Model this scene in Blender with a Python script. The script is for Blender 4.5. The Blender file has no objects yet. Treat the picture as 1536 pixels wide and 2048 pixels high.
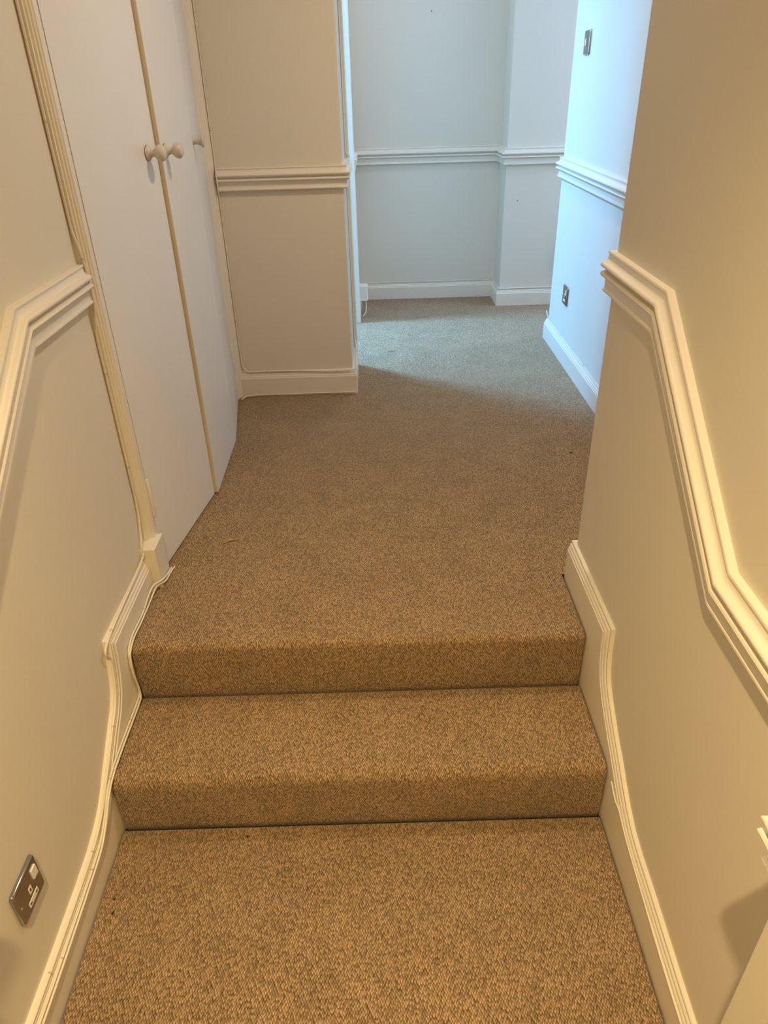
import bpy, bmesh, math, random
from mathutils import Vector, Matrix

random.seed(7)
SC = bpy.context.scene
COL = SC.collection
Z2 = 0.32            # upper landing
Z1 = 0.16            # middle tread
CEIL = 2.66
XL, XR = -0.66, 0.512   # near wall faces

# ------------------------------------------------------------------ materials
def new_mat(name):
    m = bpy.data.materials.new(name); m.use_nodes = True
    nt = m.node_tree; nt.nodes.clear()
    out = nt.nodes.new('ShaderNodeOutputMaterial')
    b = nt.nodes.new('ShaderNodeBsdfPrincipled')
    nt.links.new(b.outputs[0], out.inputs[0])
    return m, nt, b

def N(nt, t, **kw):
    n = nt.nodes.new(t)
    for k, v in kw.items():
        setattr(n, k, v)
    return n

def setin(n, **kw):
    for k, v in kw.items():
        n.inputs[k.replace('_', ' ')].default_value = v
    return n

def paint(name, col, rough=0.6, bump=0.05, scale=160.0, vary=0.03, big=2.2, spec=0.4):
    m, nt, b = new_mat(name)
    tc = N(nt, 'ShaderNodeTexCoord')
    n1 = setin(N(nt, 'ShaderNodeTexNoise'), Scale=scale, Detail=3.0)
    n2 = setin(N(nt, 'ShaderNodeTexNoise'), Scale=big, Detail=4.0)
    nt.links.new(tc.outputs['Object'], n1.inputs['Vector'])
    nt.links.new(tc.outputs['Object'], n2.inputs['Vector'])
    r = N(nt, 'ShaderNodeValToRGB')
    e = r.color_ramp.elements
    e[0].position, e[1].position = 0.3, 0.7
    e[0].color = tuple(c * (1 - vary) for c in col) + (1,)
    e[1].color = tuple(min(1, c * (1 + vary)) for c in col) + (1,)
    nt.links.new(n2.outputs['Fac'], r.inputs['Fac'])
    nt.links.new(r.outputs['Color'], b.inputs['Base Color'])
    bp = setin(N(nt, 'ShaderNodeBump'), Strength=bump, Distance=0.002)
    nt.links.new(n1.outputs['Fac'], bp.inputs['Height'])
    nt.links.new(bp.outputs['Normal'], b.inputs['Normal'])
    b.inputs['Roughness'].default_value = rough
    b.inputs['Specular IOR Level'].default_value = spec
    return m

M = {}
M['wall'] = paint('wall_paint', (0.72, 0.685, 0.60), 0.75, 0.10, 220, 0.02, spec=0.3)
M['trim'] = paint('gloss_paint', (0.78, 0.74, 0.655), 0.38, 0.05, 90, 0.02, spec=0.45)
M['door'] = paint('door_paint', (0.77, 0.765, 0.755), 0.42, 0.04, 60, 0.02, 3.0, spec=0.45)
M['edge'] = paint('cream_warm_lit_edge', (0.72, 0.65, 0.50), 0.5, 0.05, 60, 0.05, 6.0)  # cream with the warm light on the door edge coloured in
M['ceil'] = paint('ceiling_paint', (0.78, 0.76, 0.71), 0.85)
M['cable'] = paint('cable_sheath', (0.76, 0.71, 0.60), 0.35, 0.0, 50, 0.03, 8)
M['clip'] = paint('cable_clip_plastic', (0.52, 0.46, 0.36), 0.4, 0.0)
M['knob'] = paint('cream_ceramic', (0.60, 0.565, 0.49), 0.12, 0.0, 50, 0.01, 5, spec=0.6)
M['plastic'] = paint('white_plastic', (0.80, 0.78, 0.74), 0.3, 0.0, 50, 0.01)
M['dark'] = paint('dark_hole', (0.02, 0.018, 0.015), 0.6, 0.0)
M['crumb_and_shadow'] = paint('dark_crumb', (0.06, 0.025, 0.015), 0.8, 0.2)  # crumbs, and the painted shadow disc behind the knobs
M['chip'] = paint('bare_filler', (0.62, 0.55, 0.44), 0.9, 0.4, 90)

def metal(name, col, rough, aniso=0):
    m, nt, b = new_mat(name)
    b.inputs['Base Color'].default_value = col + (1,)
    b.inputs['Metallic'].default_value = 1
    b.inputs['Roughness'].default_value = rough
    tc = N(nt, 'ShaderNodeTexCoord')
    n = setin(N(nt, 'ShaderNodeTexNoise'), Scale=120.0, Detail=2.0)
    nt.links.new(tc.outputs['Object'], n.inputs['Vector'])
    bp = setin(N(nt, 'ShaderNodeBump'), Strength=0.06, Distance=0.001)
    nt.links.new(n.outputs['Fac'], bp.inputs['Height'])
    nt.links.new(bp.outputs['Normal'], b.inputs['Normal'])
    return m
M['chrome'] = metal('polished_chrome', (0.42, 0.43, 0.45), 0.12)
M['screw'] = metal('steel_screw', (0.6, 0.58, 0.55), 0.3)

def carpet():
    m, nt, b = new_mat('loop_pile_carpet')
    uv = N(nt, 'ShaderNodeUVMap'); uv.uv_map = 'UVMap'
    # small wobble so the rows are not perfectly straight
    wn = setin(N(nt, 'ShaderNodeTexNoise'), Scale=40.0, Detail=2.0)
    nt.links.new(uv.outputs['UV'], wn.inputs['Vector'])
    wob = N(nt, 'ShaderNodeVectorMath', operation='MULTIPLY_ADD')
    wob.inputs[1].default_value = (0.005, 0.007, 0)
    nt.links.new(wn.outputs['Color'], wob.inputs[0]); nt.links.new(uv.outputs['UV'], wob.inputs[2])
    sep = N(nt, 'ShaderNodeSeparateXYZ'); nt.links.new(wob.outputs[0], sep.inputs[0])
    a, bb = 0.0053, 0.0100
    mu = N(nt, 'ShaderNodeMath', operation='DIVIDE'); mu.inputs[1].default_value = a
    mv = N(nt, 'ShaderNodeMath', operation='DIVIDE'); mv.inputs[1].default_value = bb
    nt.links.new(sep.outputs[0], mu.inputs[0]); nt.links.new(sep.outputs[1], mv.inputs[0])
    ad = N(nt, 'ShaderNodeMath', operation='ADD'); sb = N(nt, 'ShaderNodeMath', operation='SUBTRACT')
    for q in (ad, sb):
        nt.links.new(mu.outputs[0], q.inputs[0]); nt.links.new(mv.outputs[0], q.inputs[1])
    cb = N(nt, 'ShaderNodeCombineXYZ')
    nt.links.new(ad.outputs[0], cb.inputs[0]); nt.links.new(sb.outputs[0], cb.inputs[1])
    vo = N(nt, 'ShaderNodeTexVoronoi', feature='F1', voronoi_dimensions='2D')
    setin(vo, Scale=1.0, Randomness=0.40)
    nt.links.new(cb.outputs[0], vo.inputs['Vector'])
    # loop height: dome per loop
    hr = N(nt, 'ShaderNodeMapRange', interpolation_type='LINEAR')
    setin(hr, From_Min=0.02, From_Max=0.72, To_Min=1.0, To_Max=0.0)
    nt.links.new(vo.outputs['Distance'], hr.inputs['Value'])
    fib = setin(N(nt, 'ShaderNodeTexNoise'), Scale=1200.0, Detail=2.0)
    nt.links.new(uv.outputs['UV'], fib.inputs['Vector'])
    hsum = N(nt, 'ShaderNodeMath', operation='MULTIPLY_ADD'); hsum.inputs[1].default_value = 0.35
    nt.links.new(fib.outputs['Fac'], hsum.inputs[0]); nt.links.new(hr.outputs[0], hsum.inputs[2])
    # yarn colours: light top yarn, backing and loop shade painted darker between the loops
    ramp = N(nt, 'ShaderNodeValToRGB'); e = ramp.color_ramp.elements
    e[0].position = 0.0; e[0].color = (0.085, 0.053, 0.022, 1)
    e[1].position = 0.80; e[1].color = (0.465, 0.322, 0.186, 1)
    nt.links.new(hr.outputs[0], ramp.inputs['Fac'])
    # per loop and broad tone variation
    sc = N(nt, 'ShaderNodeSeparateColor'); nt.links.new(vo.outputs['Color'], sc.inputs[0])
    r1 = setin(N(nt, 'ShaderNodeMapRange'), To_Min=0.66, To_Max=1.30); nt.links.new(sc.outputs[0], r1.inputs['Value'])
    big = setin(N(nt, 'ShaderNodeTexNoise'), Scale=7.0, Detail=5.0, Roughness=0.65)
    nt.links.new(uv.outputs['UV'], big.inputs['Vector'])
    r2 = setin(N(nt, 'ShaderNodeMapRange'), From_Min=0.25, From_Max=0.75, To_Min=0.86, To_Max=1.12)
    nt.links.new(big.outputs['Fac'], r2.inputs['Value'])
    fb = setin(N(nt, 'ShaderNodeTexNoise'), Scale=420.0, Detail=3.0, Roughness=0.7)
    fst = N(nt, 'ShaderNodeVectorMath', operation='MULTIPLY'); fst.inputs[1].default_value = (1.6, 0.55, 1)
    nt.links.new(uv.outputs['UV'], fst.inputs[0]); nt.links.new(fst.outputs[0], fb.inputs['Vector'])
    r3 = setin(N(nt, 'ShaderNodeMapRange'), From_Min=0.3, From_Max=0.7, To_Min=0.72, To_Max=1.26)
    nt.links.new(fb.outputs['Fac'], r3.inputs['Value'])
    m3 = N(nt, 'ShaderNodeMath', operation='MULTIPLY')
    nt.links.new(r2.outputs[0], m3.inputs[0]); nt.links.new(r3.outputs[0], m3.inputs[1])
    r2 = m3
    mm = N(nt, 'ShaderNodeMath', operation='MULTIPLY')
    nt.links.new(r1.outputs[0], mm.inputs[0]); nt.links.new(r2.outputs[0], mm.inputs[1])
    vm = N(nt, 'ShaderNodeVectorMath', operation='SCALE')
    nt.links.new(ramp.outputs['Color'], vm.inputs[0]); nt.links.new(mm.outputs[0], vm.inputs['Scale'])
    nt.links.new(vm.outputs[0], b.inputs['Base Color'])
    bp = setin(N(nt, 'ShaderNodeBump'), Strength=0.55, Distance=0.0024)
    nt.links.new(hsum.outputs[0], bp.inputs['Height'])
    nt.links.new(bp.outputs['Normal'], b.inputs['Normal'])
    b.inputs['Roughness'].default_value = 0.95
    b.inputs['Specular IOR Level'].default_value = 0.1
    b.inputs['Sheen Weight'].default_value = 0.15
    b.inputs['Sheen Roughness'].default_value = 0.5
    return m
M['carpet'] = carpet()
M['yarn'] = paint('carpet_yarn', (0.46, 0.33, 0.19), 0.95, 0.4, 400)

# ------------------------------------------------------------------ mesh helpers
def build(name, bm, mat, parent=None, smooth=35, bevel=0.0, mats=None):
    bmesh.ops.recalc_face_normals(bm, faces=bm.faces)
    me = bpy.data.meshes.new(name); bm.to_mesh(me); bm.free()
    for mm in (mats or [mat]):
        me.materials.append(mm)
    if smooth:
        me.shade_smooth(); me.set_sharp_from_angle(angle=math.radians(smooth))
    o = bpy.data.objects.new(name, me); COL.objects.link(o)
    if parent: o.parent = parent
    if bevel:
        md = o.modifiers.new('bevel', 'BEVEL'); md.width = bevel; md.segments = 2; md.limit_method = 'ANGLE'
    return o

def empty(name, loc=(0, 0, 0)):
    o = bpy.data.objects.new(name, None); COL.objects.link(o); o.location = loc
    o.empty_display_size = 0.05
    return o

def tag(o, label, cat, group=None):
    o['label'] = label; o['category'] = cat
    if group: o['group'] = group
    return o

def struct(o, label=None, cat=None):
    o['kind'] = 'structure'
    if label: o['label'] = label; o['category'] = cat
    return o

def box(bm, x0, x1, y0, y1, z0, z1):
    v = [bm.verts.new((x, y, z)) for x in (x0, x1) for y in (y0, y1) for z in (z0, z1)]
    for f in ((0, 1, 3, 2), (4, 6, 7, 5), (0, 4, 5, 1), (2, 3, 7, 6), (0, 2, 6, 4), (1, 5, 7, 3)):
        bm.faces.new([v[i] for i in f])

def boxes(*bs):
    bm = bmesh.new()
    for b in bs: box(bm, *b)
    return bm

def prism(bm, poly, z0, z1):
    a = [bm.verts.new((p[0], p[1], z0)) for p in poly]
    b = [bm.verts.new((p[0], p[1], z1)) for p in poly]
    n = len(poly)
    for i in range(n):
        bm.faces.new((a[i], a[(i + 1) % n], b[(i + 1) % n], b[i]))
    bm.faces.new(a); bm.faces.new(b)

def miters(path, sgn=1):
    out = []
    n = len(path)
    def nrm(i):
        d = Vector((path[i + 1][0] - path[i][0], path[i + 1][1] - path[i][1])).normalized()
        return Vector((-d.y, d.x)) * sgn
    for i in range(n):
        a = nrm(max(i - 1, 0)); b = nrm(min(i, n - 2))
        m = (a + b).normalized()
        out.append(m / max(0.3, m.dot(a)))
    return out

def loft(bm, rows, caps=True, closed=True):
    vs = [[bm.verts.new(p) for p in r] for r in rows]
    for a, b in zip(vs, vs[1:]):
        m = len(a)
        for j in range(m if closed else m - 1):
            bm.faces.new((a[j], a[(j + 1) % m], b[(j + 1) % m], b[j]))
    if caps and closed:
        bm.faces.new(vs[0]); bm.faces.new(vs[-1])

def sweep_wall(path, prof, x0, s, bottom=None):
    """moulding on a wall plane x=x0 (s = direction out of the wall); path of (y,z), profile of (depth, drop)"""
    bm = bmesh.new(); ms = miters(path); rows = []
    for (y, z), m in zip(path, ms):
        r = [(x0 + s * d, y + m.x * o, z + m.y * o) for d, o in prof]
        if bottom is not None:
            l = r[-1]
            r.append((l[0], l[1], bottom)); r.append((x0 - s * 0.01, l[1], bottom)); r.append((x0 - s * 0.01, y, z))
        else:
            r.append((x0 - s * 0.004, y + m.x * prof[-1][1], z + m.y * prof[-1][1])); r.append((x0 - s * 0.004, y, z))
        rows.append(r)
    loft(bm, rows)
    return bm

def sweep_plan(path, prof, ztop, sgn, zbot=None):
    """moulding round corners in plan; profile of (out, drop)"""
    bm = bmesh.new(); ms = miters(path, sgn); rows = []
    for (x, y), m in zip(path, ms):
        r = [(x + m.x * d, y + m.y * d, ztop - o) for d, o in prof]
        zb = zbot if zbot is not None else ztop - prof[-1][1]
        if zbot is not None:
            d = prof[-1][0]; r.append((x + m.x * d, y + m.y * d, zb))
        r.append((x - m.x * 0.006, y - m.y * 0.006, zb)); r.append((x - m.x * 0.006, y - m.y * 0.006, ztop))
        rows.append(r)
    loft(bm, rows)
    return bm

def catmull(pts, seg=6):
    P = [Vector(p) for p in pts]
    P = [P[0] * 2 - P[1]] + P + [P[-1] * 2 - P[-2]]
    out = []
    for i in range(1, len(P) - 2):
        p0, p1, p2, p3 = P[i - 1:i + 3]
        for k in range(seg):
            t = k / seg
            out.append(0.5 * ((2 * p1) + (p2 - p0) * t + (2 * p0 - 5 * p1 + 4 * p2 - p3) * t * t + (3 * p1 - p0 - 3 * p2 + p3) * t ** 3))
    out.append(P[-2])
    return out

def tube(bm, pts, r, sides=8, flat=1.0):
    rows = []; up = Vector((0.3, 0.2, 0.93)).normalized()
    n = None
    for i, p in enumerate(pts):
        d = (pts[min(i + 1, len(pts) - 1)] - pts[max(i - 1, 0)]).normalized()
        if n is None:
            n = d.cross(up).normalized()
        n = (n - d * n.dot(d)).normalized(); b = d.cross(n)
        rows.append([p + n * (r * math.cos(a)) + b * (r * flat * math.sin(a)) for a in [2 * math.pi * k / sides for k in range(sides)]])
    loft(bm, rows)

def lathe(bm, prof, origin, axis, seg=28):
    ax = Vector(axis).normalized(); u = ax.cross(Vector((0, 0, 1))).normalized(); w = ax.cross(u)
    o = Vector(origin); rows = []
    for h, r in prof:
        r = max(r, 1e-4)
        rows.append([o + ax * h + u * (r * math.cos(t)) + w * (r * math.sin(t)) for t in [2 * math.pi * k / seg for k in range(seg)]])
    loft(bm, rows)

def clips(cable, pts, step, r, start=0.05):
    """little moulded clips nailed over a cable"""
    acc = -start; prev = pts[0]
    for p, q in zip(pts, pts[1:]):
        acc += (q - p).length
        if acc >= step:
            acc = random.uniform(-0.25, 0.1) * step
            d = (q - p).normalized()
            bm = bmesh.new()
            tube(bm, [p - d * 0.0012, p + d * 0.0012], r * 1.45, 8)
            build('cable_clip', bm, M['clip'], cable)

def cable(strands, r, label, step=0.3, clip=True, group=None):
    bm = bmesh.new(); first = None
    for s in strands:
        c = catmull(s); first = first or c
        tube(bm, c, r)
    o = build('cable', bm, M['cable'], smooth=60)
    tag(o, label, 'cable', group)
    if clip: clips(o, first, step, r)
    return o

# ------------------------------------------------------------------ mouldings (depth, drop)
RAIL = [(0.000, 0.000), (0.0135, 0.000), (0.0145, 0.0015), (0.0145, 0.0045), (0.0125, 0.0055), (0.0125, 0.010), (0.0140, 0.016), (0.0175, 0.0205),
        (0.0245, 0.0225), (0.0275, 0.0245), (0.0285, 0.0278), (0.0272, 0.0312), (0.0220, 0.0345), (0.0150, 0.0365),
        (0.0150, 0.0395), (0.0215, 0.0410), (0.0262, 0.0430), (0.0278, 0.0465), (0.0262, 0.0500), (0.0215, 0.0525),
        (0.0165, 0.0545), (0.0145, 0.0610), (0.0140, 0.0700), (0.0148, 0.0765), (0.0165, 0.0790), (0.0182, 0.0795), (0.0185, 0.0830),
        (0.0120, 0.0870), (0.0, 0.0900)]
SKIRT = [(0.000, 0.000), (0.0075, 0.0005), (0.0090, 0.002), (0.0090, 0.0085), (0.0115, 0.0105), (0.0128, 0.0130), (0.0128, 0.0175),
         (0.0150, 0.0195), (0.0160, 0.0220), (0.0160, 0.0262), (0.0180, 0.0285)]

# ------------------------------------------------------------------ carpeted floor and steps
def carpet_strip(name, prof, x0, x1, v0, parent=None, nx=2, roll=True):
    """extrude a (y,z) profile across the corridor with running UVs; edges rolled under"""
    bm = bmesh.new(); uvl = bm.loops.layers.uv.new('UVMap')
    s = [v0]
    for a, b in zip(prof, prof[1:]):
        s.append(s[-1] + math.hypot(b[0] - a[0], b[1] - a[1]))
    ms = miters(prof, -1)
    xs = [x0 + (x1 - x0) * i / (nx - 1) for i in range(nx)]
    cols = []
    if roll: cols += [(x0 - 0.0005, -0.016), (x0, -0.005), (x0 + 0.0015, -0.0015)]; cols += [(x0 + 0.005, 0)]; 
    else: cols += [(x0, 0)]
    cols += [(x, 0) for x in xs[1:-1]]
    if roll: cols += [(x1 - 0.005, 0), (x1 - 0.0015, -0.0015), (x1, -0.005), (x1 + 0.0005, -0.016)]
    else: cols += [(x1, 0)]
    g = []
    for (y, z), m, sv in zip(prof, ms, s):
        row = []
        for cx, off in cols:
            row.append((bm.verts.new((cx, y - m.x * off, z - m.y * off)), cx, sv))
        g.append(row)
    for a, b in zip(g, g[1:]):
        for j in range(len(cols) - 1):
            q = [a[j], a[j + 1], b[j + 1], b[j]]
            f = bm.faces.new([t[0] for t in q])
            for lp, t in zip(f.loops, q):
                lp[uvl].uv = (t[1], t[2])
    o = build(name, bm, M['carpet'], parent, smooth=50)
    return o, s[-1]

def arc(cy, cz, r, a0, a1, n=7):
    return [(cy + r * math.cos(math.radians(a0 + (a1 - a0) * i / n)), cz + r * math.sin(math.radians(a0 + (a1 - a0) * i / n))) for i in range(n + 1)]

CX0, CX1 = -0.6385, 0.4905
def seg(a, b, n):
    return [(a[0] + (b[0] - a[0]) * i / n, a[1] + (b[1] - a[1]) * i / n) for i in range(n + 1)]
low = seg((-2.4, 0), (1.057, 0), 6) + [(1.0600, -0.002), (1.0625, -0.006), (1.0635, -0.014)]
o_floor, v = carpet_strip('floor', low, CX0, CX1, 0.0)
struct(o_floor, 'lower stretch of tan loop carpet below the two steps', 'floor')
steps = empty('carpeted_steps', (0, 1.068, 0))
tag(steps, 'pair of tan carpeted steps leading up to the landing', 'steps')
def riser(yb, zb, zt, r):
    p = [(yb + 0.004, zb - 0.014), (yb + 0.0015, zb - 0.004), (yb, zb + 0.004), (yb, zb + 0.03), (yb - 0.001, zb + 0.07), (yb - 0.0005, zb + 0.10)]
    p += arc(yb + r, zt - r, r, 180, 90, 8)
    return p
s1 = riser(1.068, 0, Z1, 0.030) + seg((1.12, Z1), (1.322, Z1), 3) + [(1.329, Z1 - 0.002), (1.3315, Z1 - 0.006), (1.3325, Z1 - 0.014)]
s2 = riser(1.337, Z1, Z2, 0.018)
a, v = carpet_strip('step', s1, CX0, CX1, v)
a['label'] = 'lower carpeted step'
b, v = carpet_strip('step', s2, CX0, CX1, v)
b['label'] = 'upper carpeted step'
for q in (a, b):
    q.parent = steps; q.matrix_parent_inverse = Matrix.Translation((0, -1.068, 0))
ye = s2[-1][0]
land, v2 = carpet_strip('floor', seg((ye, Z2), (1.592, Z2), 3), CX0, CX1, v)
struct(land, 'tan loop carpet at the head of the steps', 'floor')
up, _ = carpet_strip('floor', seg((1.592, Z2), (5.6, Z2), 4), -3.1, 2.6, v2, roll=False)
struct(up, 'loop carpet of the upper landing and hallway', 'floor')
sub = build('floor', boxes((-0.7, 0.55, -2.4, 1.075, -0.06, -0.014), (-0.7, 0.55, 1.085, 1.34, 0.0, Z1 - 0.02), (-0.7, 0.55, 1.35, 1.59, 0.0, Z2 - 0.02)), M['dark'])  # near-black sub-floor stands in for shade in the carpet edge gap
struct(sub, 'sub-floor blackened to paint the shade in the carpet edge gap', 'floor')

# ------------------------------------------------------------------ walls
def wall(name, bm, label, bevel=0.003):
    o = build(name, bm, M['wall'], smooth=0, bevel=bevel)
    return struct(o, label, 'wall')
wall('wall_left', boxes((-0.80, XL, -2.4, 1.66, -0.1, CEIL)), 'cream painted wall left of the steps')
wall('wall_left_pier', boxes((-0.70, -0.55, -0.6, 0.43, -0.1, CEIL)), 'shallow cream pier at the near left')
wall('wall_right', boxes((XR, 1.0, -2.4, 1.57, -0.1, CEIL)), 'cream painted wall right of the steps, ending beside the landing')
wall('wall_right_pier', boxes((0.405, 0.60, -0.6, 0.428, -0.1, CEIL)), 'cream pier edge at the lower right corner of the view', 0.002)
wall('wall_return', boxes((-0.26, -0.119, 3.09, 3.36, Z2 - 0.1, CEIL)), 'short return wall beside the left doorway', 0)
wall('wall_facing', boxes((-1.3, -0.119, 3.0, 3.09, Z2 - 0.1, CEIL)), 'narrow wall facing the steps between cupboard and doorway')
wall('wall_doorway', boxes((-0.26, -0.119, 4.085, 4.72, Z2 - 0.1, CEIL), (-0.26, -0.119, 3.36, 4.085, 2.36, CEIL)), 'short wall beyond the left doorway')
wall('wall_far', boxes((-0.3, 2.6, 4.60, 4.72, Z2 - 0.1, CEIL)), 'pale wall at the far end of the hallway')
wall('wall_far_pier', boxes((0.737, 2.6, 4.37, 4.66, Z2 - 0.1, CEIL)), 'chimney like projection of the far wall on the right')
wall('wall_right_far', boxes((0.892, 1.05, 1.5, 3.70, Z2 - 0.1, CEIL), (0.95, 2.6, 3.58, 3.70, Z2 - 0.1, CEIL)), 'daylit right wall of the hallway with switch and socket')
wall('wall_hallway_end', boxes((2.5, 2.6, 3.6, 4.7, Z2 - 0.1, CEIL)), 'end of the side hallway')
wall('wall_behind', boxes((-0.8, 1.0, -2.5, -2.4, -0.1, CEIL)), 'wall behind the viewer')
# daylit side room behind the left doorway, an added rooflight in its ceiling
wall('wall_side_room', boxes((-1.5, -1.4, 3.0, 5.7, Z2 - 0.1, CEIL),
                             (-3.2, -1.3, 3.0, 3.12, Z2 - 0.1, CEIL), (-3.2, -0.119, 5.6, 5.7, Z2 - 0.1, CEIL), (-0.26, -0.119, 4.72, 5.7, Z2 - 0.1, CEIL)), 'side room walls below the added rooflight')
struct(build('ceiling', boxes((-3.2, 2.6, -2.5, 5.7, CEIL, CEIL + 0.1)), M['ceil'], smooth=0), 'white ceiling', 'ceiling')
wf = build('window_1', boxes((-1.32, -1.28, 3.85, 4.15, 2.61, CEIL), (-0.76, -0.72, 3.85, 4.15, 2.61, CEIL), (-1.28, -0.76, 3.85, 3.88, 2.61, CEIL), (-1.28, -0.76, 4.12, 4.15, 2.61, CEIL)), M['trim'], smooth=0)
struct(wf, 'white framed rooflight added unseen over the side room to steer its daylight', 'window')  # added out of view to shape the doorway daylight
wf = build('window_2', boxes((2.46, 2.50, 3.70, 3.74, 1.05, 2.35), (2.46, 2.50, 4.32, 4.36, 1.05, 2.35), (2.46, 2.50, 3.74, 4.32, 1.05, 1.09), (2.46, 2.50, 3.74, 4.32, 2.31, 2.35)), M['trim'], smooth=0)
struct(wf, 'white framed window added unseen at the side hallway end for fill light', 'window')  # invented window frame, added with its fill light for the far wall

# ------------------------------------------------------------------ chair rails
def trim(bm, label, i=[0], cat='moulding', mat='trim', name='trim'):
    i[0] += 1
    o = build('%s_%d' % (name, i[0]), bm, M[mat], smooth=40)
    return struct(o, label, cat)
rail_r = [(1.582, 1.182), (1.236, 1.182), (0.829, 0.879), (0.43, 0.874)]
rail_l = [(1.6285, 1.176), (1.278, 1.176), (0.868, 0.879), (0.43, 0.879)]
trim(sweep_wall(rail_r, RAIL, XR, -1), 'cream chair rail stepping down the right wall')
trim(sweep_wall(rail_l, RAIL, XL, 1), 'cream chair rail stepping down the left wall')
trim(sweep_plan([(XR, 0.428), (0.405, 0.428), (0.405, -0.6)], RAIL, 0.874, -1), 'chair rail round the near right pier')
trim(sweep_plan([(XL, 0.43), (-0.55, 0.43), (-0.55, -0.6)], RAIL, 0.879, 1), 'chair rail round the near left pier')
RS = [(d, o * 0.94) for d, o in RAIL]
trim(sweep_plan([(-0.603, 3.0), (-0.119, 3.0), (-0.119, 3.292)], RS, 1.240, -1), 'chair rail on the wall facing the steps')
trim(sweep_plan([(-0.119, 4.152), (-0.119, 4.60), (0.737, 4.60), (0.737, 4.37), (2.5, 4.37)], RAIL, 1.180, -1), 'chair rail along the far wall and its projection')
trim(sweep_plan([(2.4, 3.70), (0.892, 3.70), (0.892, 1.6)], RAIL, 1.184, -1), 'chair rail on the daylit right wall')

# ------------------------------------------------------------------ baseboards
sk_r = [(1.588, .436), (1.219, .438), (1.2145, .372), (1.206, .332), (1.190, .302), (1.164, .277), (1.13, .253), (1.09, .226), (1.05, .203), (1.01, .176), (0.97, .152), (0.93, .135), (0.88, .126), (0.80, .121), (0.7, .112), (0.585, .102), (0.43, .100)]
sk_l = [(1.592, .413), (1.258, .413), (1.251, .360), (1.240, .315), (1.224, .278), (1.200, .251), (1.165, .227), (1.13, .202), (1.094, .176), (1.06, .150), (1.03, .130), (0.99, .114), (0.94, .104), (0.86, .099), (0.7, .097), (0.43, .096)]
def base(bm, side, label):
    return struct(build('baseboard_' + side, bm, M['trim'], smooth=40), label, 'skirting')
base(sweep_wall(sk_r, SKIRT, XR, -1, bottom=-0.03), 'right', 'cream skirting following the steps on the right')
base(sweep_wall(sk_l, SKIRT, XL, 1, bottom=-0.03), 'left', 'cream skirting following the steps on the left')
base(sweep_plan([(XR, 0.428), (0.405, 0.428), (0.405, -0.6)], SKIRT, 0.10, -1, -0.02), 'right_pier', 'skirting of the near right pier')
base(sweep_plan([(XL, 0.43), (-0.55, 0.43), (-0.55, -0.6)], SKIRT, 0.096, 1, -0.02), 'left_pier', 'skirting of the near left pier')
base(sweep_plan([(-0.612, 3.0), (-0.119, 3.0), (-0.119, 3.29)], SKIRT, 0.432, -1, Z2 - 0.02), 'facing', 'skirting of the wall facing the steps')
base(sweep_plan([(-0.119, 4.152), (-0.119, 4.60), (0.737, 4.60), (0.737, 4.37), (2.5, 4.37)], SKIRT, 0.420, -1, Z2 - 0.02), 'far', 'skirting along the far wall')
base(sweep_plan([(2.4, 3.70), (0.892, 3.70), (0.892, 1.6)], SKIRT, 0.423, -1, Z2 - 0.02), 'right_far', 'skirting of the daylit right wall')

# ------------------------------------------------------------------ doorway lining and architraves (left, far)
def arch_poly(y0, y1, x, s=1):
    """architrave section on a wall plane x, thick towards +x"""
    w = y1 - y0
    return [(x - 0.01, y0), (x + 0.012, y0), (x + 0.0135, y0 + w * .12), (x + 0.0125, y0 + w * .25), (x + 0.016, y0 + w * .42), (x + 0.018, y0 + w * .62), (x + 0.016, y0 + w * .74), (x + 0.019, y0 + w * .86), (x + 0.019, y1), (x - 0.01, y1)]
bm = bmesh.new(); prism(bm, [(-0.135, 3.295), (-0.105, 3.295), (-0.103, 3.31), (-0.103, 3.365), (-0.26, 3.365), (-0.26, 3.35), (-0.135, 3.35)], Z2 - 0.02, 2.36)
trim(bm, 'near architrave of the doorway on the left', cat='door frame')
bm = bmesh.new()
prism(bm, [(-0.27, 4.068), (-0.165, 4.068), (-0.165, 4.078), (-0.124, 4.078), (-0.122, 4.082), (-0.106, 4.082), (-0.101, 4.088), (-0.099, 4.10), (-0.101, 4.12), (-0.103, 4.15), (-0.13, 4.15), (-0.13, 4.10), (-0.27, 4.10)], Z2 - 0.02, 2.36)
trim(bm, 'daylit white jamb and architrave of the left doorway', cat='door frame')
bm = boxes((-0.26, -0.125, 3.36, 4.085, 2.34, 2.37))
trim(bm, 'head lining of the left doorway', cat='door frame')

# ------------------------------------------------------------------ fitted cupboard
cup = empty('fitted_cupboard', (-0.64, 2.3, Z2))
tag(cup, 'white painted built-in cupboard with three plain tall doors on the left', 'cupboard')
def part(name, bm, mat, parent=cup, **kw):
    o = build(name, bm, M[mat] if isinstance(mat, str) else mat, None, **kw)
    o.parent = parent
    root = parent
    o.matrix_parent_inverse = Matrix.Translation((0.64, -2.3, -Z2)) if parent == cup else Matrix.Identity(4)
    return o
TOP = 2.30
bm = boxes((-1.25, -1.20, 1.66, 3.0, Z2 - 0.02, TOP), (-1.25, -0.68, 1.64, 1.66, Z2 - 0.02, TOP), (-1.25, -0.66, 1.66, 3.0, TOP, CEIL))
part('carcass', bm, 'door', smooth=0)
bm = bmesh.new()
prism(bm, [(-0.70, 1.637), (-0.648, 1.637), (-0.6470, 1.641), (-0.6430, 1.6425), (-0.6415, 1.646), (-0.6380, 1.6475), (-0.6365, 1.651), (-0.6340, 1.6525), (-0.6332, 1.656), (-0.6330, 1.6715), (-0.70, 1.6715)], Z2, TOP)
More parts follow.
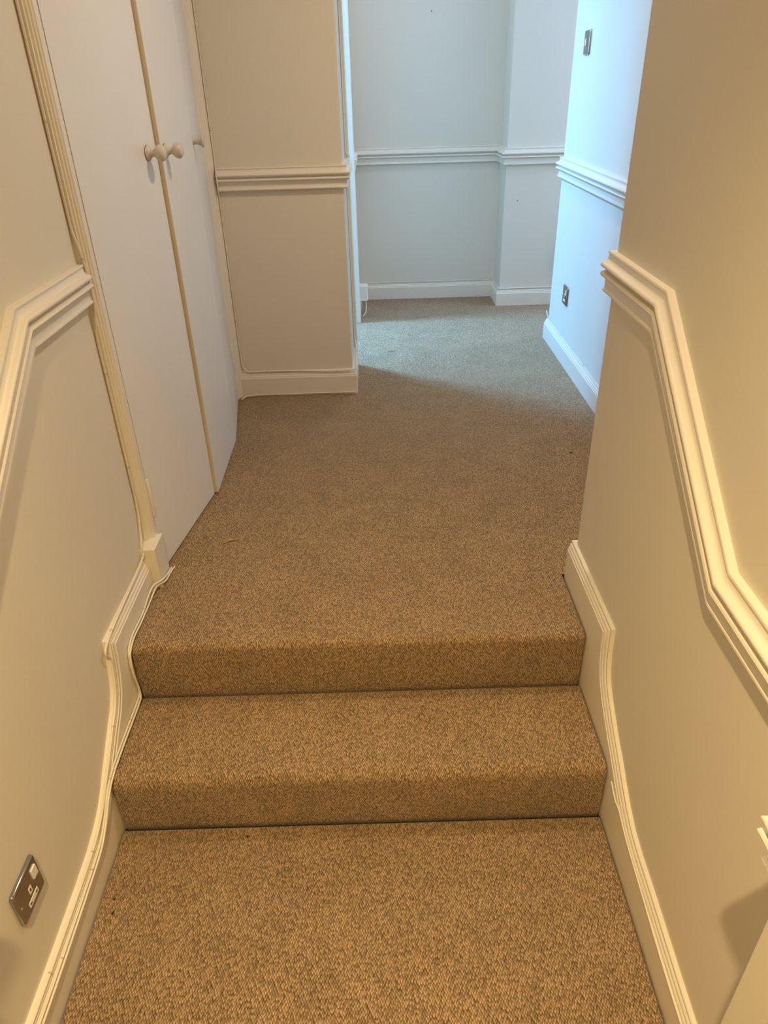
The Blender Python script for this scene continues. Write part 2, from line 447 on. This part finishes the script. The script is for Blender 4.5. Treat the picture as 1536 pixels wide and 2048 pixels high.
o = part('frame_stile', bm, 'trim', smooth=30); o['label'] = 'moulded frame beside the first cupboard door'
bm = bmesh.new()
prism(bm, [(-0.70, 2.941), (-0.632, 2.941), (-0.630, 2.944), (-0.630, 2.956), (-0.626, 2.960), (-0.623, 2.970), (-0.617, 2.974), (-0.609, 2.985), (-0.606, 2.999), (-0.70, 2.999)], Z2 - 0.005, TOP)
o = part('frame_stile', bm, 'trim', smooth=30); o['label'] = 'moulded frame meeting the facing wall'
part('frame_head', boxes((-0.70, -0.634, 1.6715, 2.941, TOP - 0.03, TOP + 0.05)), 'trim', smooth=0)
bm = boxes((-0.665, -0.619, 1.588, 1.6715, Z2 - 0.01, 0.444))
o = part('plinth_block', bm, 'trim', smooth=0, bevel=0.0015); o['label'] = 'square plinth block at the foot of the frame'

def door(A, B, label, knob=None, hinge=None, edge=None, t=0.02):
    A = Vector((A[0], A[1], 0)); B = Vector((B[0], B[1], 0))
    d = (B - A).normalized(); n = Vector((d.y, -d.x, 0))
    z0, z1 = Z2 + 0.006, TOP - 0.032
    bm = bmesh.new()
    P = [A, B, B - n * t, A - n * t]
    lo = [bm.verts.new(p + Vector((0, 0, z0))) for p in P]; hi = [bm.verts.new(p + Vector((0, 0, z1))) for p in P]
    for i in range(4):
        f = bm.faces.new((lo[i], lo[(i + 1) % 4], hi[(i + 1) % 4], hi[i]))
        if edge is not None and i == edge: f.material_index = 1
    bm.faces.new(lo); bm.faces.new(hi)
    o = part('door', bm, 'door', smooth=0, bevel=0.0012, mats=[M['door'], M['edge']])
    o['label'] = label
    if knob:
        y, z, kind, kr = knob
        k = (y - A.y) / d.y; p = A + d * k + Vector((0, 0, z))
        bm = bmesh.new()
        if kind == 'ball':
            pr = [(0, .0), (0, .0185), (.0025, .0190), (.004, .0180), (.007, .0135), (.011, .0098), (.016, .0086), (.020, .0092), (.023, .0125), (.026, .0160),
                  (.030, .0190), (.035, .0203), (.039, .0199), (.043, .0180), (.046, .0145), (.048, .0095), (.0488, .004), (.0490, 0)]
        else:
            pr = [(0, 0), (0, .0105), (.003, .0110), (.006, .0105), (.014, .0108), (.020, .0125), (.024, .0155), (.028, .0185), (.031, .0200), (.033, .0198), (.0345, .0175), (.0355, .010), (.0358, 0)]
        pr = [(h * kr, r * kr) for h, r in pr]
        lathe(bm, pr, p - n * 0.0004, n)
        q = build('knob', bm, M['knob'], None, smooth=60); q.parent = o
        q.matrix_parent_inverse = (Matrix.Translation((0.64, -2.3, -Z2)))
        q['label'] = 'cream ceramic knob'
        q.matrix_parent_inverse = Matrix.Identity(4)
        if kind == 'ball':      # thin dark disc painting the shadow gap behind the rose
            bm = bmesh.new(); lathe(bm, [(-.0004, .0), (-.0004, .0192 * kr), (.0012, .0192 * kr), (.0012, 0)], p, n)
            q2 = build('knob_shadow_disc', bm, M['crumb_and_shadow'], None); q2.parent = o
    for hz0, hz1, at in (hinge or []):
        base_p = A if at == 'A' else B
        bm = bmesh.new()
        c = base_p + n * 0.002
        lathe(bm, [(hz0, 0), (hz0, .0042), (hz0 + .002, .0050), (hz1 - .002, .0050), (hz1, .0042), (hz1, 0)], c, (0, 0.0001, 1), 14)
        q = build('hinge', bm, M['trim'], None, smooth=50); q.parent = o
    return o
door((-0.632, 1.6745), (-0.571, 2.100), 'first cupboard door, nearest the steps', (2.045, 1.362, 'ball', 1.0), [(0.50, 0.612, 'A'), (1.95, 2.06, 'A')])
door((-0.5595, 2.1065), (-0.5670, 2.5190), 'middle cupboard door with warm light painted on its cream near edge', (2.150, 1.359, 'ball', 0.98), None, 3, t=0.022)
door((-0.5678, 2.5225), (-0.6260, 2.9380), 'third cupboard door, folding back to the facing wall', (2.545, 1.359, 'flat', 1.0), [(0.452, 0.575, 'B'), (1.95, 2.06, 'B')])

# ------------------------------------------------------------------ sockets and switch
def rounded_rect(w, h, r, n=5):
    pts = []
    for cx, cy, a0 in ((w / 2 - r, h / 2 - r, 0), (-w / 2 + r, h / 2 - r, 90), (-w / 2 + r, -h / 2 + r, 180), (w / 2 - r, -h / 2 + r, 270)):
        for i in range(n + 1):
            a = math.radians(a0 + 90 * i / n); pts.append((cx + r * math.cos(a), cy + r * math.sin(a)))
    return pts
def plate_obj(name, mat, layers, parent, bevel=0):
    """stack of (width, height, radius, depth, cx, cz) outlines -> solid, local frame: X along the wall, Y out, Z up"""
    bm = bmesh.new(); rows = []
    for w, h, r, d, cx, cz in layers:
        rows.append([(p[0] + cx, d, p[1] + cz) for p in rounded_rect(w, h, r)])
    loft(bm, rows)
    return build(name, bm, M[mat], parent, smooth=40)
def faceplate(parent):
    w = 0.086
    return plate_obj('faceplate', 'chrome', [(w, w, .006, 0, 0, 0), (w, w, .006, .0045, 0, 0), (w - .002, w - .002, .006, .0065, 0, 0), (w - .006, w - .006, .005, .0082, 0, 0), (w - .012, w - .012, .004, .0086, 0, 0)], parent)
def block(name, mat, w, h, d0, d1, cx, cz, parent, r=.0015):
    return plate_obj(name, mat, [(w, h, r, d0, cx, cz), (w, h, r, d1 - .0006, cx, cz), (w - .001, h - .001, r, d1, cx, cz)], parent)
def screw(cx, cz, parent):
    bm = bmesh.new(); lathe(bm, [(.0084, 0), (.0084, .0032), (.0092, .0030), (.0096, .002), (.0097, 0)], (cx, 0, cz), (0, 1, 0), 14)
    return build('screw', bm, M['screw'], parent)
def socket(loc, rz, label, mir=1):
    t = empty('power_socket', loc); t.rotation_euler = (0, 0, rz); tag(t, label, 'socket')
    faceplate(t)
    block('rocker_switch', 'plastic', .0165, .0235, .008, .0112, 0.0245 * mir, 0.0165, t)
    block('earth_inlet', 'plastic', .0105, .0165, .008, .0092, 0.0 , 0.0005 - .0, t)
    block('live_inlet', 'plastic', .0355, .0125, .008, .0092, 0.0, -0.022, t)
    for cx, cz, w, h in ((0.0, 0.0005, .004, .008), (-0.0115, -0.022, .0065, .0042), (0.0115, -0.022, .0065, .0042)):
        block('pin_slot', 'dark', w, h, .009, .0094, cx, cz, t, r=.0004)
    screw(-0.034, 0, t); screw(0.034, 0, t)
    return t
# left wall faces +x: local X -> +/-y
socket((XL, 0.747, 0.283), -math.pi / 2, 'chrome single power socket low on the near left wall', mir=-1)
socket((0.892, 3.39, 0.620), math.pi / 2, 'chrome single power socket low on the daylit far right wall', mir=-1)
t = empty('light_switch', (0.892, 3.46, 1.622)); t.rotation_euler = (0, 0, math.pi / 2)
tag(t, 'chrome light switch plate high on the daylit far right wall', 'light switch')
faceplate(t); block('rocker_switch', 'plastic', .013, .024, .008, .0130, 0.0, 0.0, t); screw(-0.03, 0, t); screw(0.03, 0, t)

# ------------------------------------------------------------------ cables
xs = XL + 0.0075
def on_skirt(path, d, drop, x0, s, y_hi=9, y_lo=-9):
    ms = miters(path)
    return [(x0 + s * d, y + m.x * drop, z + m.y * drop) for (y, z), m in zip(path, ms) if y_lo < y < y_hi]
sk = on_skirt(sk_l, 0.0105, 0.004, XL, 1, 1.5)
sk2 = on_skirt(sk_l, 0.0160, 0.0135, XL, 1, 1.5)
downA = [(-0.6548, 1.6325, 2.30), (-0.6548, 1.6325, 1.9), (-0.6548, 1.6325, 1.5), (-0.6548, 1.6325, 1.29), (-0.6540, 1.6325, 1.245), (-0.6470, 1.6330, 1.20), (-0.6430, 1.6330, 1.16), (-0.6420, 1.6330, 1.12),
         (-0.6440, 1.6330, 1.08), (-0.6510, 1.6325, 1.04), (-0.6550, 1.6325, 1.00), (-0.6548, 1.6325, 0.9), (-0.6548, 1.6325, 0.7), (-0.6555, 1.6310, 0.56), (-0.6540, 1.615, 0.50), (-0.6525, 1.592, 0.455), (-0.6505, 1.560, 0.425)]
cable([downA + sk], 0.0030, 'white cable clipped beside the cupboard frame and down the left skirting top', 0.22)
cable([sk2], 0.0020, 'thin white cable on the moulding of the left skirting', 0.35, clip=False)
lowc = [(-0.614, 1.672, 0.326), (-0.6135, 1.625, 0.336), (-0.6160, 1.588, 0.345), (-0.632, 1.555, 0.349), (-0.6385, 1.515, 0.338), (-0.6385, 1.47, 0.331), (-0.6385, 1.42, 0.332), (-0.6385, 1.37, 0.335), (-0.6385, 1.335, 0.325), (-0.6385, 1.322, 0.305),
        (-0.6385, 1.318, 0.26), (-0.6385, 1.325, 0.21), (-0.6385, 1.322, 0.182), (-0.6385, 1.300, 0.176), (-0.6385, 1.24, 0.176), (-0.6385, 1.15, 0.176), (-0.6385, 1.09, 0.172), (-0.6395, 1.05, 0.155), (-0.6395, 1.0, 0.118), (-0.640, 0.95, 0.095), (-0.641, 0.85, 0.086), (-0.641, 0.7, 0.082), (-0.641, 0.45, 0.080)]
lowd = [(x + 0.004, y - 0.004 if i > 6 else y + (0.012 if i < 4 else 0.0), z - (0.012 if i in (2, 3, 4) else 0.0055)) for i, (x, y, z) in enumerate(lowc)]
cable([lowc, lowd], 0.0026, 'pair of thin white cables along the carpet edge down the left of the steps', 0.16)
cable([[(-0.602, 2.9955, 2.3), (-0.602, 2.9955, 1.5), (-0.6015, 2.996, 1.25), (-0.597, 2.972, 1.235), (-0.597, 2.968, 1.20), (-0.598, 2.972, 1.155), (-0.602, 2.9955, 1.13), (-0.602, 2.9955, 0.7), (-0.602, 2.9945, 0.50), (-0.597, 2.990, 0.462), (-0.583, 2.986, 0.441), (-0.56, 2.986, 0.434),
         (-0.45, 2.986, 0.4345), (-0.33, 2.985, 0.4325), (-0.22, 2.984, 0.428), (-0.125, 2.983, 0.430)]], 0.0028, 'white cable down the corner and along the skirting of the facing wall', 0.24)
cable([[(-0.608, 2.93, 0.328), (-0.600, 2.955, 0.329), (-0.575, 2.972, 0.330), (-0.50, 2.977, 0.330), (-0.4, 2.976, 0.3295), (-0.3, 2.977, 0.331), (-0.2, 2.978, 0.330), (-0.110, 2.979, 0.329)]], 0.0028, 'thin cable on the carpet along the foot of the facing skirting', 0.12)
cable([[(-0.1150, 3.288, 2.3), (-0.1150, 3.288, 1.7), (-0.1150, 3.288, 1.30), (-0.112, 3.284, 1.262), (-0.098, 3.282, 1.244)], [(-0.100, 3.284, 1.15), (-0.1145, 3.288, 1.12), (-0.1150, 3.288, 0.7), (-0.114, 3.285, 0.50), (-0.107, 3.24, 0.452), (-0.106, 3.10, 0.435), (-0.105, 2.99, 0.432)]], 0.0030, 'grey white cable beside the near frame of the left doorway', 0.4)
cable([[(-0.09, 4.583, 0.424), (0.1, 4.588, 0.4235), (0.3, 4.588, 0.4225), (0.5, 4.588, 0.424), (0.715, 4.587, 0.423), (0.727, 4.56, 0.423), (0.726, 4.37, 0.423), (0.730, 4.359, 0.423), (0.80, 4.358, 0.421), (1.0, 4.358, 0.423), (1.2, 4.358, 0.423)]], 0.0026, 'thin cable lying on top of the far wall skirting', 0.3)
cable([[(0.905, 3.7075, 0.4265), (0.893, 3.7085, 0.4275), (0.884, 3.709, 0.445), (0.880, 3.704, 0.462), (0.880, 3.690, 0.456), (0.885, 3.672, 0.432), (0.8870, 3.64, 0.4255), (0.8870, 3.4, 0.4265), (0.8870, 3.2, 0.4255), (0.8870, 3.0, 0.4265), (0.8870, 2.8, 0.4255), (0.8870, 2.5, 0.4255), (0.8870, 2.2, 0.4255)]], 0.0024, 'white cable looping over the end of the daylit skirting', 0.35)
skr = on_skirt(sk_r, 0.0172, 0.021, XR, -1, 1.06)
cable([[(0.4935, 1.047, 0.142), (0.4930, 1.01, 0.128)] + [(x - 0.001, y, z - 0.004 - 0.004 * math.sin(i * 1.3)) for i, (x, y, z) in enumerate(skr) if y < 0.99]], 0.0020, 'thin loose wire along the lower right skirting', 0.5, clip=False)

# junction box by the doorway
jb = empty('junction_box', (-0.10, 4.28, 0.40)); tag(jb, 'small white junction box on the skirting beyond the left doorway', 'junction box')
o = build('casing', boxes((-0.119, -0.0600, 4.235, 4.305, 0.402, 0.488)), M['plastic'], None, smooth=0, bevel=0.003); o.parent = jb; o.matrix_parent_inverse = Matrix.Translation((0.10, -4.28, -0.40))
o = build('lid', boxes((-0.0605, -0.0565, 4.238, 4.302, 0.405, 0.485)), M['plastic'], None, smooth=0, bevel=0.0015); o.parent = jb; o.matrix_parent_inverse = Matrix.Translation((0.10, -4.28, -0.40))
cable([[(-0.072, 4.26, 0.404), (-0.068, 4.255, 0.385), (-0.070, 4.24, 0.350), (-0.080, 4.215, 0.330), (-0.090, 4.19, 0.326)]], 0.0028, 'short white cable hanging below the junction box', 0.5, clip=False)

# ------------------------------------------------------------------ small marks that are things
def crumb(loc, sx, sy, label, mat='crumb_and_shadow'):
    bm = bmesh.new(); bmesh.ops.create_icosphere(bm, subdivisions=2, radius=1)
    for v_ in bm.verts:
        k = 1 + random.uniform(-.25, .25); v_.co = Vector((v_.co.x * sx * k, v_.co.y * sy * k, v_.co.z * 0.0022))
    o = build('crumb', bm, M[mat], smooth=60); o.location = loc
    return tag(o, label, 'crumb')
crumb((-0.341, 1.034, 0.002), .005, .0022, 'dark crumb on the carpet in front of the lowest riser')
crumb((-0.603, 0.863, 0.002), .003, .0045, 'dark crumb at the left carpet edge, nearer the viewer')
crumb((-0.609, 0.893, 0.002), .002, .003, 'dark crumb at the left carpet edge, farther from the viewer')
crumb((0.692, 2.333, Z2 + 0.0031), .005, .004, 'small dark crumb on the landing carpet by the right wall')
def snag(loc, pts, label, r=0.0035):
    bm = bmesh.new()
    for s in pts: tube(bm, catmull(s, 5), r, 8)
    bmesh.ops.scale(bm, vec=(0.75, 0.8, 0.8), verts=bm.verts)
    o = build('carpet_snag', bm, M['yarn'], smooth=60); o.location = loc
    return tag(o, label, 'pulled yarn')
snag((-0.469, 1.804, Z2), [[(-.030, -.012, 0.0035), (-.015, -.004, .006), (.0, .002, .008), (.018, .010, .006), (.034, .017, 0.0035)], [(-.028, .004, 0.0035), (-.015, .010, .006), (-.004, .013, .005), (.008, .016, 0.0035)]], 'pulled loops of tan yarn on the carpet by the first cupboard door', 0.0028)
snag((0.068, 3.547, Z2), [[(-.03, .0, .003), (-.01, .003, .006), (.02, .002, .005), (.035, .006, .003)]], 'pulled yarn on the daylit carpet by the left doorway', 0.0022)
def nail(loc, label):
    bm = bmesh.new(); lathe(bm, [(-.004, 0), (-.004, .0028), (.0015, .0028), (.002, .0018), (.0022, 0)], (0, 0, 0), (0, -1, 0), 12)
    o = build('nail', bm, M['dark'], smooth=50); o.location = loc
    return tag(o, label, 'nail')
nail((0.331, 4.60, 1.822), 'tiny dark nail high on the far wall')
nail((0.813, 4.37, 0.909), 'tiny dark nail on the projecting part of the far wall below its rail')

# ------------------------------------------------------------------ lights
def spot(name, loc, power, col, size=165, blend=1.0, rad=0.025, aim=None):
    l = bpy.data.lights.new(name, 'SPOT'); l.energy = power; l.color = col
    l.spot_size = math.radians(size); l.spot_blend = blend; l.shadow_soft_size = rad
    o = bpy.data.objects.new(name, l); COL.objects.link(o); o.location = loc
    if aim: o.rotation_euler = (Vector(aim) - Vector(loc)).to_track_quat('-Z', 'Y').to_euler()
    return o
spot('downlight_and_fill', (-0.13, -0.18, CEIL - 0.03), 240, (1.0, 0.72, 0.335), size=112)
spot('downlight_and_fill', (0.47, 1.90, CEIL - 0.03), 55, (1.0, 0.77, 0.55), rad=0.035)
def daylight(loc, rz, sx, sy, power, col):
    l = bpy.data.lights.new('window_daylight', 'AREA'); l.shape = 'RECTANGLE'; l.size = sx; l.size_y = sy; l.energy = power; l.color = col
    o = bpy.data.objects.new('window_daylight', l); COL.objects.link(o); o.location = loc; o.rotation_euler = (0, rz, 0)
daylight((-1.02, 4.00, 2.63), 0, 0.50, 0.20, 165, (0.17, 0.49, 1.0))  # doorway daylight, sent steeply down from the added rooflight
daylight((2.45, 4.03, 1.7), math.pi / 2, 1.2, 0.56, 30, (0.42, 0.60, 1.0))  # added fill light for the far wall, at the invented window
spot('downlight_and_fill', (0.20, 3.88, CEIL - 0.03), 22, (0.95, 0.93, 0.95), rad=0.12)  # added fill spot, brightens the far hallway wall
w = bpy.data.worlds.new('world'); SC.world = w; w.use_nodes = True
w.node_tree.nodes['Background'].inputs[0].default_value = (0.55, 0.7, 1.0, 1)
w.node_tree.nodes['Background'].inputs[1].default_value = 0.0

# ------------------------------------------------------------------ camera
cd = bpy.data.cameras.new('camera'); cam = bpy.data.objects.new('camera', cd); COL.objects.link(cam)
f = 1420.0
cd.sensor_fit = 'VERTICAL'; cd.sensor_height = 36.0; cd.lens = f / 2048.0 * 36.0; cd.clip_start = 0.01
D = Vector((70, 2352, 1420)).normalized()
F = Vector((-25.5, -857, 1420)); F = (F - D * F.dot(D)).normalized()
R = D.cross(F)
toW = lambda c: Vector((R.dot(c), F.dot(c), -D.dot(c)))
cx, cy, cz = toW(Vector((1, 0, 0))), -toW(Vector((0, 1, 0))), -toW(Vector((0, 0, 1)))
cam.matrix_world = Matrix(((cx.x, cy.x, cz.x, 0), (cx.y, cy.y, cz.y, 0), (cx.z, cy.z, cz.z, 1.5), (0, 0, 0, 1)))
SC.camera = cam

SC.view_settings.view_transform = 'Standard'; SC.view_settings.look = 'None'
SC.view_settings.exposure = 0.08; SC.view_settings.gamma = 1.0; SC.view_settings.use_curve_mapping = False
SC.cycles.use_denoising = True; SC.cycles.use_adaptive_sampling = True; SC.cycles.adaptive_threshold = 0.025
SC.cycles.max_bounces = 7; SC.cycles.diffuse_bounces = 5
SC.cycles.caustics_reflective = False; SC.cycles.caustics_refractive = False
SC.cycles.sample_clamp_indirect = 6.0
